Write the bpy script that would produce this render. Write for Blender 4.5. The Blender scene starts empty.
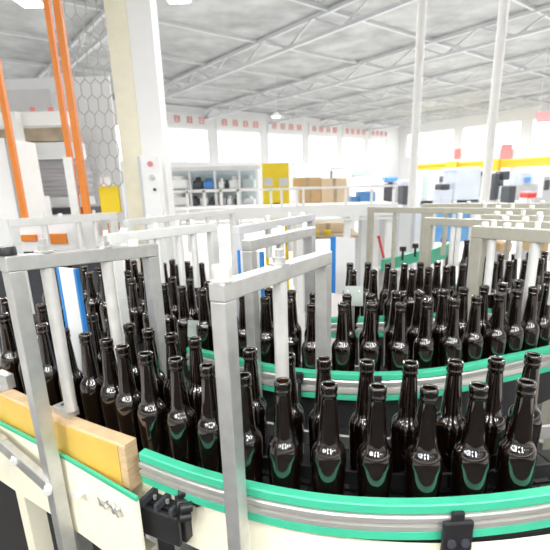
EM, KL, WS, EX, LL = 13.0, 0.85, 6.0, -0.70, 58.0
import bpy, bmesh, math, random
from mathutils import Vector, Matrix
random.seed(7)
S = bpy.context.scene
C = S.collection

# ------------------------------------------------------------------ camera geometry
F, CX, CY = 434.0, 275.0, 307.0
TH, RO, CH = math.radians(15.8), math.radians(1.7), 1.595

def ray(x, y):
    u, v = (x - CX) / F, (y - CY) / F
    c, s = math.cos(RO), math.sin(RO)
    a, b = u * c - v * s, u * s + v * c
    return (a, math.cos(TH) - b * math.sin(TH), -math.sin(TH) - b * math.cos(TH))

def atz(x, y, z):
    r = ray(x, y); t = (z - CH) / r[2]
    return Vector((r[0] * t, r[1] * t, z))

def aty(x, y, Y):
    r = ray(x, y); t = Y / r[1]
    return Vector((r[0] * t, Y, CH + r[2] * t))

# ------------------------------------------------------------------ materials
def mat(name, col, rough=0.5, metal=0.0, var=0.0, scale=20.0, bump=0.0, trans=0.0, ior=1.5, emis=0.0, coat=0.0, col2=None, stretch=None):
    m = bpy.data.materials.new(name); m.use_nodes = True
    nt = m.node_tree; b = nt.nodes['Principled BSDF']
    b.inputs['Base Color'].default_value = (*col, 1)
    b.inputs['Roughness'].default_value = rough
    b.inputs['Metallic'].default_value = metal
    b.inputs['IOR'].default_value = ior
    b.inputs['Transmission Weight'].default_value = trans
    b.inputs['Coat Weight'].default_value = coat; b.inputs['Coat Roughness'].default_value = 0.02
    if emis:
        b.inputs['Emission Color'].default_value = (*col, 1)
        b.inputs['Emission Strength'].default_value = emis
    if var or bump or col2:
        tc = nt.nodes.new('ShaderNodeTexCoord')
        n = nt.nodes.new('ShaderNodeTexNoise'); n.inputs['Scale'].default_value = scale
        n.inputs['Detail'].default_value = 5
        if stretch:
            mp = nt.nodes.new('ShaderNodeMapping'); mp.inputs['Scale'].default_value = stretch
            nt.links.new(tc.outputs['Object'], mp.inputs['Vector']); nt.links.new(mp.outputs['Vector'], n.inputs['Vector'])
        else:
            nt.links.new(tc.outputs['Object'], n.inputs['Vector'])
        if var or col2:
            r = nt.nodes.new('ShaderNodeValToRGB')
            r.color_ramp.elements[0].position = 0.3; r.color_ramp.elements[1].position = 0.7
            d = col2 if col2 else tuple(max(0, c * (1 - var)) for c in col)
            r.color_ramp.elements[0].color = (*d, 1); r.color_ramp.elements[1].color = (*col, 1)
            nt.links.new(n.outputs['Fac'], r.inputs['Fac']); nt.links.new(r.outputs['Color'], b.inputs['Base Color'])
        if bump:
            bp = nt.nodes.new('ShaderNodeBump'); bp.inputs['Strength'].default_value = bump
            bp.inputs['Distance'].default_value = 0.002
            nt.links.new(n.outputs['Fac'], bp.inputs['Height']); nt.links.new(bp.outputs['Normal'], b.inputs['Normal'])
    return m

M = {}
def bottle_glass():
    # dark amber container glass: part clear amber, part opaque dark tint, both glossy
    m = bpy.data.materials.new('amber_glass'); m.use_nodes = True
    nt = m.node_tree; b = nt.nodes['Principled BSDF']; o = nt.nodes['Material Output']
    def setup(b, col, tr):
        b.inputs['Base Color'].default_value = (*col, 1); b.inputs['Roughness'].default_value = 0.02
        b.inputs['IOR'].default_value = 1.62; b.inputs['Transmission Weight'].default_value = tr
        b.inputs['Coat Weight'].default_value = 1.0; b.inputs['Coat Roughness'].default_value = 0.02
    setup(b, (0.006, 0.003, 0.002), 0.0)
    g = nt.nodes.new('ShaderNodeBsdfPrincipled'); setup(g, (0.40, 0.13, 0.022), 1.0)
    mx = nt.nodes.new('ShaderNodeMixShader'); mx.inputs[0].default_value = 0.42
    nt.links.new(b.outputs[0], mx.inputs[1]); nt.links.new(g.outputs[0], mx.inputs[2]); nt.links.new(mx.outputs[0], o.inputs[0])
    return m
M['glass'] = bottle_glass()
M['steel'] = mat('brushed_steel', (0.70, 0.70, 0.68), 0.36, 0.7, 0.16, 30, 0.06)
M['steel_tan'] = mat('warm_steel', (0.56, 0.54, 0.45), 0.45, 0.35, 0.12, 25)
M['steel_overlit'] = mat('overlit_steel', (0.92, 0.92, 0.89), 0.4, 0.25, 0.06, 25)  # steel with its base colour whitened to imitate overexposure
M['rod'] = mat('round_bar', (0.84, 0.83, 0.79), 0.35, 0.4, 0.12, 30, 0.05)
M['alu'] = mat('aluminium_profile', (0.64, 0.63, 0.59), 0.32, 0.6, 0.08, 12)
M['green'] = mat('green_wear_strip', (0.06, 0.52, 0.31), 0.4, var=0.12, scale=15)
M['belt'] = mat('dark_chain_plate', (0.012, 0.012, 0.012), 0.5, var=0.4, scale=40)
M['black'] = mat('black_plastic', (0.02, 0.02, 0.022), 0.42, var=0.3, scale=60, bump=0.1)
M['cream'] = mat('cream_paint', (0.95, 0.91, 0.72), 0.45, var=0.06, scale=18)
M['yellow_block'] = mat('yellow_film', (0.78, 0.52, 0.11), 0.4, var=0.12, scale=10)
M['wood'] = mat('raw_board', (0.72, 0.52, 0.30), 0.7, var=0.25, scale=30, bump=0.2, stretch=(1, 1, 6))
M['blue'] = mat('blue_edge', (0.03, 0.25, 0.68), 0.4, var=0.1, scale=20)
M['white'] = mat('white_paint', (0.97, 0.97, 0.96), 0.5, var=0.03, scale=10)
M['offwhite'] = mat('white_sheet', (0.86, 0.87, 0.86), 0.45, var=0.05, scale=6)
M['greyplate'] = mat('grey_plate', (0.36, 0.41, 0.37), 0.4, var=0.12, scale=40)
M['orange'] = mat('orange_paint', (0.90, 0.27, 0.03), 0.45, var=0.08, scale=12)
M['orange_wire'] = mat('faded_wire', (0.52, 0.49, 0.47), 0.5, var=0.1, scale=12)
M['yellow'] = mat('yellow_paint', (0.92, 0.70, 0.02), 0.5, var=0.06, scale=12)
M['crane'] = mat('crane_orange', (0.88, 0.50, 0.04), 0.5, var=0.06, scale=1)
M['grey'] = mat('mid_grey_paint', (0.42, 0.43, 0.44), 0.55, var=0.12, scale=8)
M['lgrey'] = mat('light_grey_paint', (0.68, 0.69, 0.70), 0.55, var=0.08, scale=5)
M['dark'] = mat('dark_grey_metal', (0.06, 0.065, 0.075), 0.5, var=0.3, scale=10)
M['card'] = mat('cardboard', (0.72, 0.50, 0.28), 0.8, var=0.1, scale=8)
M['card_pale'] = mat('pale_cardboard', (0.88, 0.70, 0.50), 0.8, var=0.08, scale=8)
M['bluebin'] = mat('blue_plastic', (0.10, 0.32, 0.72), 0.5, var=0.2, scale=5)
M['sky_print'] = mat('blue_print', (0.06, 0.34, 0.82), 0.5, col2=(0.35, 0.65, 0.95), scale=2.2)
M['red'] = mat('red_paint', (0.72, 0.06, 0.05), 0.5, var=0.1, scale=10)
M['rose'] = mat('faded_red', (0.85, 0.30, 0.30), 0.6, var=0.1, scale=10)
M['cool'] = mat('cool_sheet', (0.55, 0.60, 0.68), 0.55, var=0.15, scale=2)
M['teal'] = mat('teal_grey', (0.52, 0.60, 0.60), 0.55, var=0.12, scale=3)
M['brownish'] = mat('tan_board', (0.60, 0.50, 0.36), 0.7, var=0.35, scale=7)
M['stripe'] = mat('grey_stack', (0.55, 0.53, 0.54), 0.6, col2=(0.30, 0.28, 0.30), scale=3, stretch=(1, 1, 14))
M['floor'] = mat('pale_epoxy_floor', (0.74, 0.71, 0.68), 0.35, var=0.12, scale=1.2)
M['wall'] = mat('white_wall', (0.88, 0.89, 0.90), 0.7, var=0.04, scale=0.6)
M['wall_grey'] = mat('grey_wall', (0.30, 0.31, 0.32), 0.8, var=0.1, scale=0.6)
M['ceil'] = mat('grey_roof_sheet', (0.50, 0.52, 0.52), 0.8, col2=(0.29, 0.305, 0.305), scale=0.9, bump=0)
M['truss'] = mat('truss_paint', (0.62, 0.64, 0.65), 0.6, var=0.1, scale=2)
M['lampwhite'] = mat('lamp_diffuser', (1, 1, 1), 0.5, emis=6.0)
M['tube'] = mat('lamp_tube', (1.0, 0.98, 0.95), 0.5, emis=EM)
M['floor_dark'] = mat('dark_floor_zone', (0.022, 0.021, 0.020), 0.6, var=0.3, scale=3)

def pane_material():
    m = bpy.data.materials.new('window_glass'); m.use_nodes = True
    nt = m.node_tree; nt.nodes.clear()
    o = nt.nodes.new('ShaderNodeOutputMaterial'); mx = nt.nodes.new('ShaderNodeMixShader')
    t = nt.nodes.new('ShaderNodeBsdfTransparent'); t.inputs[0].default_value = (0.97, 0.99, 1, 1)
    g = nt.nodes.new('ShaderNodeBsdfGlossy'); g.inputs['Roughness'].default_value = 0.05
    mx.inputs[0].default_value = 0.06
    nt.links.new(t.outputs[0], mx.inputs[1]); nt.links.new(g.outputs[0], mx.inputs[2])
    nt.links.new(mx.outputs[0], o.inputs[0])
    return m
M['pane'] = pane_material()

# ------------------------------------------------------------------ mesh builder
class MB:
    def __init__(self): self.v = []; self.f = []
    def add(self, vs, fs):
        k = len(self.v); self.v += [tuple(p) for p in vs]; self.f += [tuple(i + k for i in f) for f in fs]; return self
    def box(self, c, s, rz=0.0, mtx=None):
        hx, hy, hz = s[0] / 2, s[1] / 2, s[2] / 2
        m = Matrix.Translation(Vector(c)) @ (mtx if mtx else Matrix.Rotation(rz, 4, 'Z'))
        vs = [m @ Vector((x * hx, y * hy, z * hz)) for x in (-1, 1) for y in (-1, 1) for z in (-1, 1)]
        return self.add(vs, [(0, 1, 3, 2), (4, 6, 7, 5), (0, 4, 5, 1), (2, 3, 7, 6), (0, 2, 6, 4), (1, 5, 7, 3)])
    def bar(self, p0, p1, w, h=None, up=(0, 0, 1)):
        p0, p1 = Vector(p0), Vector(p1); h = h or w
        d = (p1 - p0).normalized(); upv = Vector(up)
        if abs(d.dot(upv)) > 0.95: upv = Vector((0, 1, 0))
        s = d.cross(upv).normalized(); u = s.cross(d)
        vs = []
        for p in (p0, p1):
            for a, b in ((-1, -1), (1, -1), (1, 1), (-1, 1)): vs.append(p + s * (a * w / 2) + u * (b * h / 2))
        return self.add(vs, [(3, 2, 1, 0), (4, 5, 6, 7), (0, 1, 5, 4), (1, 2, 6, 5), (2, 3, 7, 6), (3, 0, 4, 7)])
    def cyl(self, p0, p1, r, n=20, r2=None, rot=0.0):
        p0, p1 = Vector(p0), Vector(p1); r2 = r if r2 is None else r2
        d = (p1 - p0).normalized(); a = Vector((1, 0, 0)) if abs(d.x) < 0.9 else Vector((0, 1, 0))
        u = d.cross(a).normalized(); w = d.cross(u)
        vs = []
        for p, q in ((p0, r), (p1, r2)):
            for i in range(n):
                t = 2 * math.pi * i / n + rot; vs.append(p + (u * math.cos(t) + w * math.sin(t)) * q)
        fs = [(i, (i + 1) % n, n + (i + 1) % n, n + i) for i in range(n)]
        return self.add(vs, fs + [tuple(reversed(range(n))), tuple(range(n, 2 * n))])
    def lathe(self, prof, n=32, c=(0, 0, 0)):
        k = len(prof); vs = []; fs = []
        idx = []
        for r, z in prof:
            if r < 1e-6: idx.append([len(vs)]); vs.append((c[0], c[1], c[2] + z))
            else:
                row = []
                for i in range(n):
                    t = 2 * math.pi * i / n; row.append(len(vs)); vs.append((c[0] + r * math.cos(t), c[1] + r * math.sin(t), c[2] + z))
                idx.append(row)
        for j in range(k - 1):
            a, b = idx[j], idx[j + 1]
            for i in range(n):
                i2 = (i + 1) % n
                if len(a) == 1: fs.append((a[0], b[i2], b[i]))
                elif len(b) == 1: fs.append((a[i], a[i2], b[0]))
                else: fs.append((a[i], a[i2], b[i2], b[i]))
        return self.add(vs, fs)
    def sweep(self, prof, path):
        # prof: closed loop of (offset to the side, z); path: list of 3D points (horizontal)
        k = len(prof); vs = []; n = len(path)
        for i, p in enumerate(path):
            d = (path[min(i + 1, n - 1)] - path[max(i - 1, 0)]); d.z = 0; d.normalize()
            s = Vector((d.y, -d.x, 0))
            for o, z in prof: vs.append(p + s * o + Vector((0, 0, z)))
        fs = []
        for i in range(n - 1):
            for j in range(k):
                j2 = (j + 1) % k
                fs.append((i * k + j, i * k + j2, (i + 1) * k + j2, (i + 1) * k + j))
        fs += [tuple(range(k)), tuple(reversed(range((n - 1) * k, n * k)))]
        return self.add(vs, fs)
    def quad(self, a, b, c, d): return self.add([a, b, c, d], [(0, 1, 2, 3)])
    def build(self, name, material, parent=None, smooth=False, bevel=0.0, angle=40):
        me = bpy.data.meshes.new(name)
        off = parent_world(parent)
        me.from_pydata([(x - off[0], y - off[1], z - off[2]) for x, y, z in self.v], [], self.f)
        bm = bmesh.new(); bm.from_mesh(me); bmesh.ops.recalc_face_normals(bm, faces=bm.faces); bm.to_mesh(me); bm.free()
        me.materials.append(material)
        o = bpy.data.objects.new(name, me); C.objects.link(o)
        if parent: o.parent = parent
        if smooth:
            for p in me.polygons: p.use_smooth = True
            e = o.modifiers.new('es', 'EDGE_SPLIT'); e.split_angle = math.radians(angle)
        if bevel:
            b = o.modifiers.new('bv', 'BEVEL'); b.width = bevel; b.segments = 2; b.limit_method = 'ANGLE'
            b.angle_limit = math.radians(50)
        return o

def parent_world(p):
    v = Vector((0, 0, 0))
    while p: v += p.location; p = p.parent
    return v

def tag(o, label=None, cat=None, group=None, kind=None):
    if label: o['label'] = label
    if cat: o['category'] = cat
    if group: o['group'] = group
    if kind: o['kind'] = kind
    return o

def thing(name, label, cat, loc, group=None):
    o = bpy.data.objects.new(name, None); o.empty_display_size = 0.1; C.objects.link(o); o.location = loc
    return tag(o, label, cat, group)

def struct(o): o['kind'] = 'structure'; return o

def catmull(pts, step=0.02):
    pts = [Vector(p) for p in pts]; out = []
    P = [2 * pts[0] - pts[1]] + pts + [2 * pts[-1] - pts[-2]]
    for i in range(1, len(P) - 2):
        a, b, c, d = P[i - 1:i + 3]; n = max(2, int((c - b).length / step))
        for k in range(n):
            t = k / n
            out.append(0.5 * ((2 * b) + (c - a) * t + (2 * a - 5 * b + 4 * c - d) * t * t + (3 * b - a - 3 * c + d) * t ** 3))
    out.append(pts[-1]); return out

def smooth_path(path, it=30):
    p = [q.copy() for q in path]
    for _ in range(it):
        q = [p[0]] + [(p[i - 1] + p[i] * 2 + p[i + 1]) / 4 for i in range(1, len(p) - 1)] + [p[-1]]; p = q
    return p

def offset(path, d):
    n = len(path); out = []
    for i, p in enumerate(path):
        t = path[min(i + 1, n - 1)] - path[max(i - 1, 0)]; t.z = 0; t.normalize()
        out.append(p + Vector((t.y, -t.x, 0)) * d)
    return out

# ------------------------------------------------------------------ the hall
WC = Vector((14.0, 50.0, 0)); U = Vector((0.788, 0.616, 0)); N = Vector((0.616, -0.788, 0))
LW, LE, HZ = 76.0, 56.0, 7.2
c00, c10, c11, c01 = WC, WC - U * LW, WC - U * LW + N * LE, WC + N * LE

fl = MB().quad(c00, c10, c11, c01); struct(fl.build('floor', M['floor']))
struct(MB().box((.2, -3.5, .003), (6.4, 12.9, .006)).build('trim_0', M['floor_dark']))  # dark floor by the line, extended behind the camera to darken bottle reflections
up = Vector((0, 0, HZ))
ce = MB().quad(c00 + up, c10 + up, c11 + up, c01 + up); struct(ce.build('ceiling', M['ceil']))

def ang(d): return math.atan2(d.y, d.x)

def wall_with_openings(name, origin, direction, length, holes, z0, z1, thick=0.3, m=M['wall']):
    """holes: list of (t0, t1, zlo, zhi) along the wall"""
    mb = MB(); a = ang(direction)
    def seg(t0, t1, lo, hi):
        if t1 - t0 < 1e-3 or hi - lo < 1e-3: return
        c = origin + direction * ((t0 + t1) / 2); mb.box((c.x, c.y, (lo + hi) / 2), (t1 - t0, thick, hi - lo), a)
    t = 0
    for (a0, a1, lo, hi) in sorted(holes):
        seg(t, a0, z0, z1); seg(a0, a1, z0, lo); seg(a0, a1, hi, z1); t = a1
    seg(t, length, z0, z1)
    return struct(mb.build(name, m))

win_n = [0]
def window(origin, direction, t0, t1, lo, hi, nv, nh):
    win_n[0] += 1
    mb = MB(); a = ang(direction); L = t1 - t0; c = origin + direction * ((t0 + t1) / 2)
    for s in (0, 1):
        q = origin + direction * (t0 + 0.06 if s == 0 else t1 - 0.06); mb.box((q.x, q.y, (lo + hi) / 2), (0.12, 0.12, hi - lo), a)
        mb.box((c.x, c.y, lo + 0.06 if s == 0 else hi - 0.06), (L, 0.12, 0.12), a)
    for i in range(1, nv):
        q = origin + direction * (t0 + L * i / nv); mb.box((q.x, q.y, (lo + hi) / 2), (0.07, 0.08, hi - lo), a)
    for i in range(1, nh): mb.box((c.x, c.y, lo + (hi - lo) * i / nh), (L, 0.08, 0.07), a)
    w = struct(mb.build('window_%d' % win_n[0], M['white']))
    p0, p1 = origin + direction * t0, origin + direction * t1
    MB().quad((p0.x, p0.y, lo), (p1.x, p1.y, lo), (p1.x, p1.y, hi), (p0.x, p0.y, hi)).build('window_pane', M['pane'], w)

def hit(px, origin, direction, y=150):
    r = ray(px, y); rx, ry = r[0], r[1]
    # rx*s = ox + dx*t ; ry*s = oy + dy*t
    det = rx * (-direction.y) + direction.x * ry
    s = (origin.x * (-direction.y) + direction.x * origin.y) / det
    return (Vector((rx * s, ry * s, 0)) - origin).dot(direction)

# long window wall on the left (runs from far left to the far corner)
bays = [hit(p, c10, U) for p in (88, 152, 213, 264, 305, 339, 366, 387)]
holes = []
for i in range(len(bays) - 1): holes.append((bays[i] + 0.35, bays[i + 1] - 0.35, 3.3, 5.75))
first = bays[0]; w = bays[1] - bays[0]
for k in range(1, 4): holes.append((first - k * 8 + 0.4, first - (k - 1) * 8 - 0.4, 3.3, 5.75))
wall_with_openings('wall_left', c10, U, LW, holes, 0, HZ)
for h in holes: window(c10, U, *h, 4, 1)
# end wall on the right
eholes = [(1.0 + k * 6.2, 6.4 + k * 6.2, 3.9, 6.3) for k in range(8)]
wall_with_openings('wall_right', c00, N, LE, eholes, 0, HZ)
for h in eholes: window(c00, N, *h, 4, 2)
# walls behind the camera
bholes = [(2 + k * 9, 8 + k * 9, 2.4, 5.6) for k in range(8)]
wall_with_openings('wall_front', c11, U, LW, bholes, 0, HZ, m=M['wall_grey'])
for h in bholes: window(c11, U, *h, 4, 2)
wall_with_openings('wall_back', c10, N, LE, [(3 + k * 9, 9 + k * 9, 2.4, 5.6) for k in range(6)], 0, HZ, m=M['wall_grey'])
for k in range(6): window(c10, N, 3 + k * 9, 9 + k * 9, 2.4, 5.6, 4, 2)

# roof trusses: across the hall, lattice of chords and diagonals
def truss(i, t):
    mb = MB(); a = c10 + U * t; z1, z0 = HZ - 0.12, HZ - 0.75
    p = lambda s, z: Vector((a.x + N.x * s, a.y + N.y * s, z))
    mb.bar(p(0.2, z1), p(LE - 0.2, z1), 0.12); mb.bar(p(0.2, z0), p(LE - 0.2, z0), 0.12)
    n = 40
    for k in range(n):
        s0, s1 = 0.2 + (LE - 0.4) * k / n, 0.2 + (LE - 0.4) * (k + 1) / n
        mb.bar(p(s0, z1 if k % 2 else z0), p(s1, z0 if k % 2 else z1), 0.06)
    struct(mb.build('trim_%d' % i, M['truss']))
tn = 0
for t in [4 + 6.0 * k for k in range(12)]:
    tn += 1; truss(tn, t)
# purlins running the other way
pm = MB()
for s in [3 + 4.0 * k for k in range(13)]:
    q0 = c10 + N * s + Vector((0, 0, HZ - 0.05)); q1 = q0 + U * (LW - 0.4); pm.bar(q0 + U * 0.4, q1, 0.10, 0.16)
tn += 1; struct(pm.build('trim_%d' % tn, M['truss']))

# red lettering on the lintels above the left windows: worn, only strokes remain readable
def stroke_sign(t0, t1, label, k0):
    rr = random.Random(k0)
    c = c10 + U * ((t0 + t1) / 2) + N * 0.22
    root = thing('lintel_sign', label, 'sign', (c.x, c.y, 5.95), 'red character signs above the windows')
    a = ang(U)
    b = MB().box((c.x, c.y, 6.3), (t1 - t0 - 0.5, 0.06, 0.95), a); b.build('sign_board', M['offwhite'], root)
    L = t1 - t0
    for j in range(4):
        q = c10 + U * (t0 + L * (0.2 + 0.2 * j)) + N * 0.27; mb = MB(); h = 0.42; wv = min(0.5, L * 0.11)
        for z in (-0.9, 0.0, 0.8): mb.box((q.x, q.y, 6.3 + z * h * 0.5), (wv * rr.uniform(0.6, 1), 0.03, 0.07), a)
        for s in (-0.3, 0.35):
            e = q + U * (s * wv); mb.box((e.x, e.y, 6.3), (0.07, 0.03, h * rr.uniform(0.6, 1)), a)
        mb.build('red_character', M['rose'], root)
names = ['first', 'second', 'third', 'fourth', 'fifth', 'sixth']
for i in range(1, 7):
    stroke_sign(bays[i], bays[i + 1], 'white lintel board with four red characters, %s window bay from the left column' % names[i - 1], i)

# ------------------------------------------------------------------ bottles
prof = [(0, .004), (.018, .003), (.0225, 0), (.0265, .0015), (.0284, .007), (.0293, .025), (.0305, .060), (.0316, .092), (.0320, .108), (.0323, .113), (.0320, .120),
        (.0311, .1265), (.0295, .1325), (.0272, .1375), (.0244, .1415), (.0218, .1450), (.0202, .1490), (.0194, .155), (.0189, .162), (.0180, .176), (.0164, .198), (.0148, .220), (.0137, .233), (.0134, .2365),
        (.0149, .238), (.0154, .2405), (.0150, .243), (.0140, .2445), (.0142, .2465), (.0152, .2485), (.0154, .253), (.0151, .257), (.0143, .2595), (.0130, .260),
        (.0112, .2592), (.0104, .256), (.0102, .240), (.0112, .220), (.0129, .196), (.0146, .172), (.0166, .156), (.0180, .147), (.0220, .1385), (.0255, .132),
        (.0283, .124), (.0290, .114), (.0287, .100), (.0268, .050), (.0250, .014), (.0215, .0075), (0, .0068)]
BZ = 1.0
TOP = 1.26
bm0 = MB().lathe(prof, 36)
bottle0 = bm0.build('beer_bottle', M['glass'], None)
for p in bottle0.data.polygons: p.use_smooth = True
used = [False]
bottle_xy = []
def place_bottle(x, y, label, group):
    o = bottle0 if not used[0] else bottle0.copy()
    if used[0]: C.objects.link(o)
    used[0] = True
    o.location = (x, y, BZ); o.rotation_euler = (0, 0, random.uniform(0, 6.28)); bottle_xy.append((x, y))
    tag(o, label, 'bottle', group)

L1f = [(3,314),(22,319),(42,324),(63,329),(85,333.6),(106,339),(122,345.6),(145,352.5),(175.5,358),(207,364.5),(243,374),(282.5,380),(329,383.5),(378,385.5),(429.5,387),(479,384.6),(527,381)]
L1b = [(4,297),(22,300.5),(41,304),(60,308),(76,311),(92,314),(111,319),(129,324),(148,329),(170.6,333.6),(194.5,338),(222,343),(250,349),(288,354),(324,358),(367,360.8),(410.6,362),(455.5,360.6),(497,358.4),(533.6,354)]
L2aR = [(312,303.5),(343,303),(372,303),(401,303),(427,300),(455,299),(477,296),(500.5,293),(518,290),(534,287),(548,284)]
L2bR = [(327,294),(347,294.5),(370,294),(396,291.5),(419.5,291.5),(443.6,289.5),(464,287.5),(484.5,285.5),(503,283),(519.5,280),(535,276),(549,272)]
L3a = [(353,270),(373.6,270),(393.6,270),(412.5,269),(429,267.5),(447,266),(463,264.5),(479,263),(495,262),(510,261),(526,260),(541,258.5)]
L3b = [(350,263),(368,262.5),(388,263),(404.5,263.5),(420.5,262.5),(436,261.3),(453,260),(470,258.5),(486,257),(502,254.5),(514,254),(530,252.5),(545,251.5)]
# rows of the middle lane left of the gate with the round cap, in metres
L2aL = [(0.04,1.256),(-.03,1.300),(-.10,1.346),(-.17,1.392),(-.245,1.436),(-.325,1.486),(-.40,1.536),(-.475,1.590),(-.55,1.645),(-.625,1.700),(-.70,1.752),(-.78,1.804),(-.86,1.856),(-.95,1.905),(-1.04,1.955)]
L2bL = [(.125,1.340),(.055,1.375),(-.02,1.415),(-.09,1.458),(-.165,1.504),(-.240,1.550),(-.318,1.602),(-.395,1.655),(-.47,1.710),(-.545,1.764),(-.62,1.818),(-.70,1.868),(-.78,1.918),(-.87,1.970),(-.96,2.020)]
xy = lambda L: [tuple(atz(x, y, TOP)[:2]) for x, y in L]
R1f, R1b = xy(L1f), xy(L1b)
R2a = list(reversed(L2aL)) + xy(L2aR)
R2b = list(reversed(L2bL)) + xy(L2bR)[1:]
R3a, R3b = xy(L3a), xy(L3b)
ORD = ['last', 'second', 'third', 'fourth', 'fifth', 'sixth', 'seventh', 'eighth', 'ninth', 'tenth', 'eleventh', 'twelfth', 'thirteenth', 'fourteenth', 'fifteenth',
       'sixteenth', 'seventeenth', 'eighteenth', 'nineteenth', 'twentieth', 'twenty-first', 'twenty-second', 'twenty-third', 'twenty-fourth', 'twenty-fifth', 'twenty-sixth', 'twenty-seventh', 'twenty-eighth']
def row(R, desc, group):
    n = len(R)
    for i, (x, y) in enumerate(R):
        k = n - 1 - i
        place_bottle(x, y, 'dark amber bottle in %s, %s' % (desc, ('rightmost in frame' if k == 0 else ORD[k] + ' from the right')), group)
row(R1f, 'front row of nearest lane', 'bottles in the front row of the nearest lane')
row(R1b, 'back row of nearest lane', 'bottles in the back row of the nearest lane')
row(R2a, 'front row of middle lane', 'bottles in the front row of the middle lane')
row(R2b, 'back row of middle lane', 'bottles in the back row of the middle lane')
row(R3a, 'front row of far lane', 'bottles in the front row of the far lane')
row(R3b, 'back row of far lane', 'bottles in the back row of the far lane')
def shift(L, d):
    pts = [Vector((x, y, 0)) for x, y in L]; return [(q.x, q.y) for q in offset(pts, d)]
R4a = shift(list(reversed(L2bL))[:-8], -0.20); R4b = shift(list(reversed(L2bL))[:-8], -0.292)
R4b = [(x - .03, y + .01) for x, y in R4b]
row(R4a, 'front row of left rear lane', 'bottles in the front row of the left rear lane')
row(R4b, 'back row of left rear lane', 'bottles in the back row of the left rear lane')
# two bottles on the farthest line, in front of the blue poster
for i, (px, py) in enumerate([(452.5, 237), (467, 240)]):
    q = atz(px, py, TOP)
    place_bottle(q.x, q.y, 'single dark bottle standing far back before the blue poster, %s one' % ('left', 'right')[i], 'bottles before the blue poster')

# ------------------------------------------------------------------ conveyors
def lane_path(A, B, ext0, ext1):
    n = 40
    pa = catmull([(x, y, 0) for x, y in A], 0.01); pb = catmull([(x, y, 0) for x, y in B], 0.01)
    out = []
    for i in range(n + 1):
        out.append((pa[int(i * (len(pa) - 1) / n)] + pb[int(i * (len(pb) - 1) / n)]) / 2)
    out = smooth_path(out, 4)
    d0 = (out[0] - out[2]).normalized(); d1 = (out[-1] - out[-3]).normalized()
    out = [out[0] + d0 * ext0] + out + [out[-1] + d1 * ext1]
    return smooth_path(catmull(out, 0.012), 20)

def conveyor(path, half, label, face_mat, leg_every=55, frame_z=(0.86, 0.985)):
    c = path[len(path) // 2]
    root = thing('bottle_conveyor', label, 'conveyor', (c.x, c.y, 0))
    mb = MB(); n = len(path); step = 3
    # flat-top chain: individual plates with a small gap
    for i in range(0, n - step, step):
        a, b = path[i], path[i + step]; d = (b - a).normalized(); s = Vector((d.y, -d.x, 0))
        a2 = a + d * 0.0015; b2 = b - d * 0.0015
        for (o0, o1) in ((-half, -0.004), (0.004, half)):
            vs = [a2 + s * o0, b2 + s * o0, b2 + s * o1, a2 + s * o1]
            vs = [v + Vector((0, 0, 1.0)) for v in vs] + [v + Vector((0, 0, 0.994)) for v in vs]
            mb.add(vs, [(0, 1, 2, 3), (7, 6, 5, 4), (0, 4, 5, 1), (1, 5, 6, 2), (2, 6, 7, 3), (3, 7, 4, 0)])
    mb.build('chain_belt', M['belt'], root)
    MB().sweep([(-half, .975), (half, .975), (half, .990), (-half, .990)], path).build('belt_bed', M['black'], root)
    for sd in (1, -1):
        e = half + 0.006
        MB().sweep([(sd * e, frame_z[0]), (sd * (e + .006), frame_z[0]), (sd * (e + .006), frame_z[1]), (sd * e, frame_z[1])], path).build('side_frame', face_mat, root)
    for i in range(20, n - 10, leg_every):
        p = path[i]; d = path[min(i + 1, n - 1)] - path[i - 1]; a = ang(d)
        lg = MB()
        for sd in (1, -1):
            s = Vector((d.y, -d.x, 0)).normalized() * (half - 0.03) * sd
            lg = MB().box((p.x + s.x, p.y + s.y, 0.485), (0.05, 0.05, 0.97), a); lg.build('leg', M['steel'], root)
    return root

P1 = lane_path(R1f, R1b[2:], 0.3, 0.25)
P2 = lane_path(R2a, R2b, 0.25, 0.10)
P3 = lane_path(R3a, R3b, 0.02, 0.08)
P4 = lane_path(R4a, R4b, 0.25, 0.05)
conveyor(P4, 0.083, 'left rear bottle conveyor with dark chain behind the middle lane', M['black'])
conveyor(P1, 0.100, 'nearest curved bottle conveyor with dark chain and cream side frame', M['cream'])
conveyor(P2, 0.083, 'middle curved bottle conveyor with dark chain behind the nearest lane', M['black'])
conveyor(P3, 0.083, 'far bottle conveyor with dark chain under the rearmost bottles', M['black'])

# ------------------------------------------------------------------ guide rails (green wear strips on an aluminium profile)
def guide_rail(path, label, ztop=1.07, h=0.085, side=1, strips=True):
    c = path[len(path) // 2]
    root = thing('guide_rail', label, 'guide rail', (c.x, c.y, ztop - h))
    g = 0.020; o = lambda v: side * v
    z = lambda v: ztop - v
    def loop(pts): return pts
    MB().sweep([(o(0), z(0)), (o(.016), z(.001)), (o(.018), z(.003)), (o(.018), z(g - .002)), (o(.016), z(g)), (o(0), z(g))], path).build('upper_wear_strip', M['green'], root, bevel=0)
    MB().sweep([(o(0), z(h - g)), (o(.016), z(h - g)), (o(.018), z(h - g + .002)), (o(.018), z(h - .002)), (o(.016), z(h)), (o(0), z(h))], path).build('lower_wear_strip', M['green'], root)
    a, b = g + .0005, h - g - .0005; m = (a + b) / 2
    MB().sweep([(o(.001), z(a)), (o(.020), z(a + .001)), (o(.022), z(a + .004)), (o(.022), z(a + .012)), (o(.020), z(m - .004)), (o(.014), z(m - .003)), (o(.014), z(m + .003)),
                (o(.020), z(m + .004)), (o(.022), z(b - .012)), (o(.022), z(b - .004)), (o(.020), z(b - .001)), (o(.001), z(b))], path).build('aluminium_profile', M['alu'], root, smooth=True, angle=25)
    return root

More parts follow.
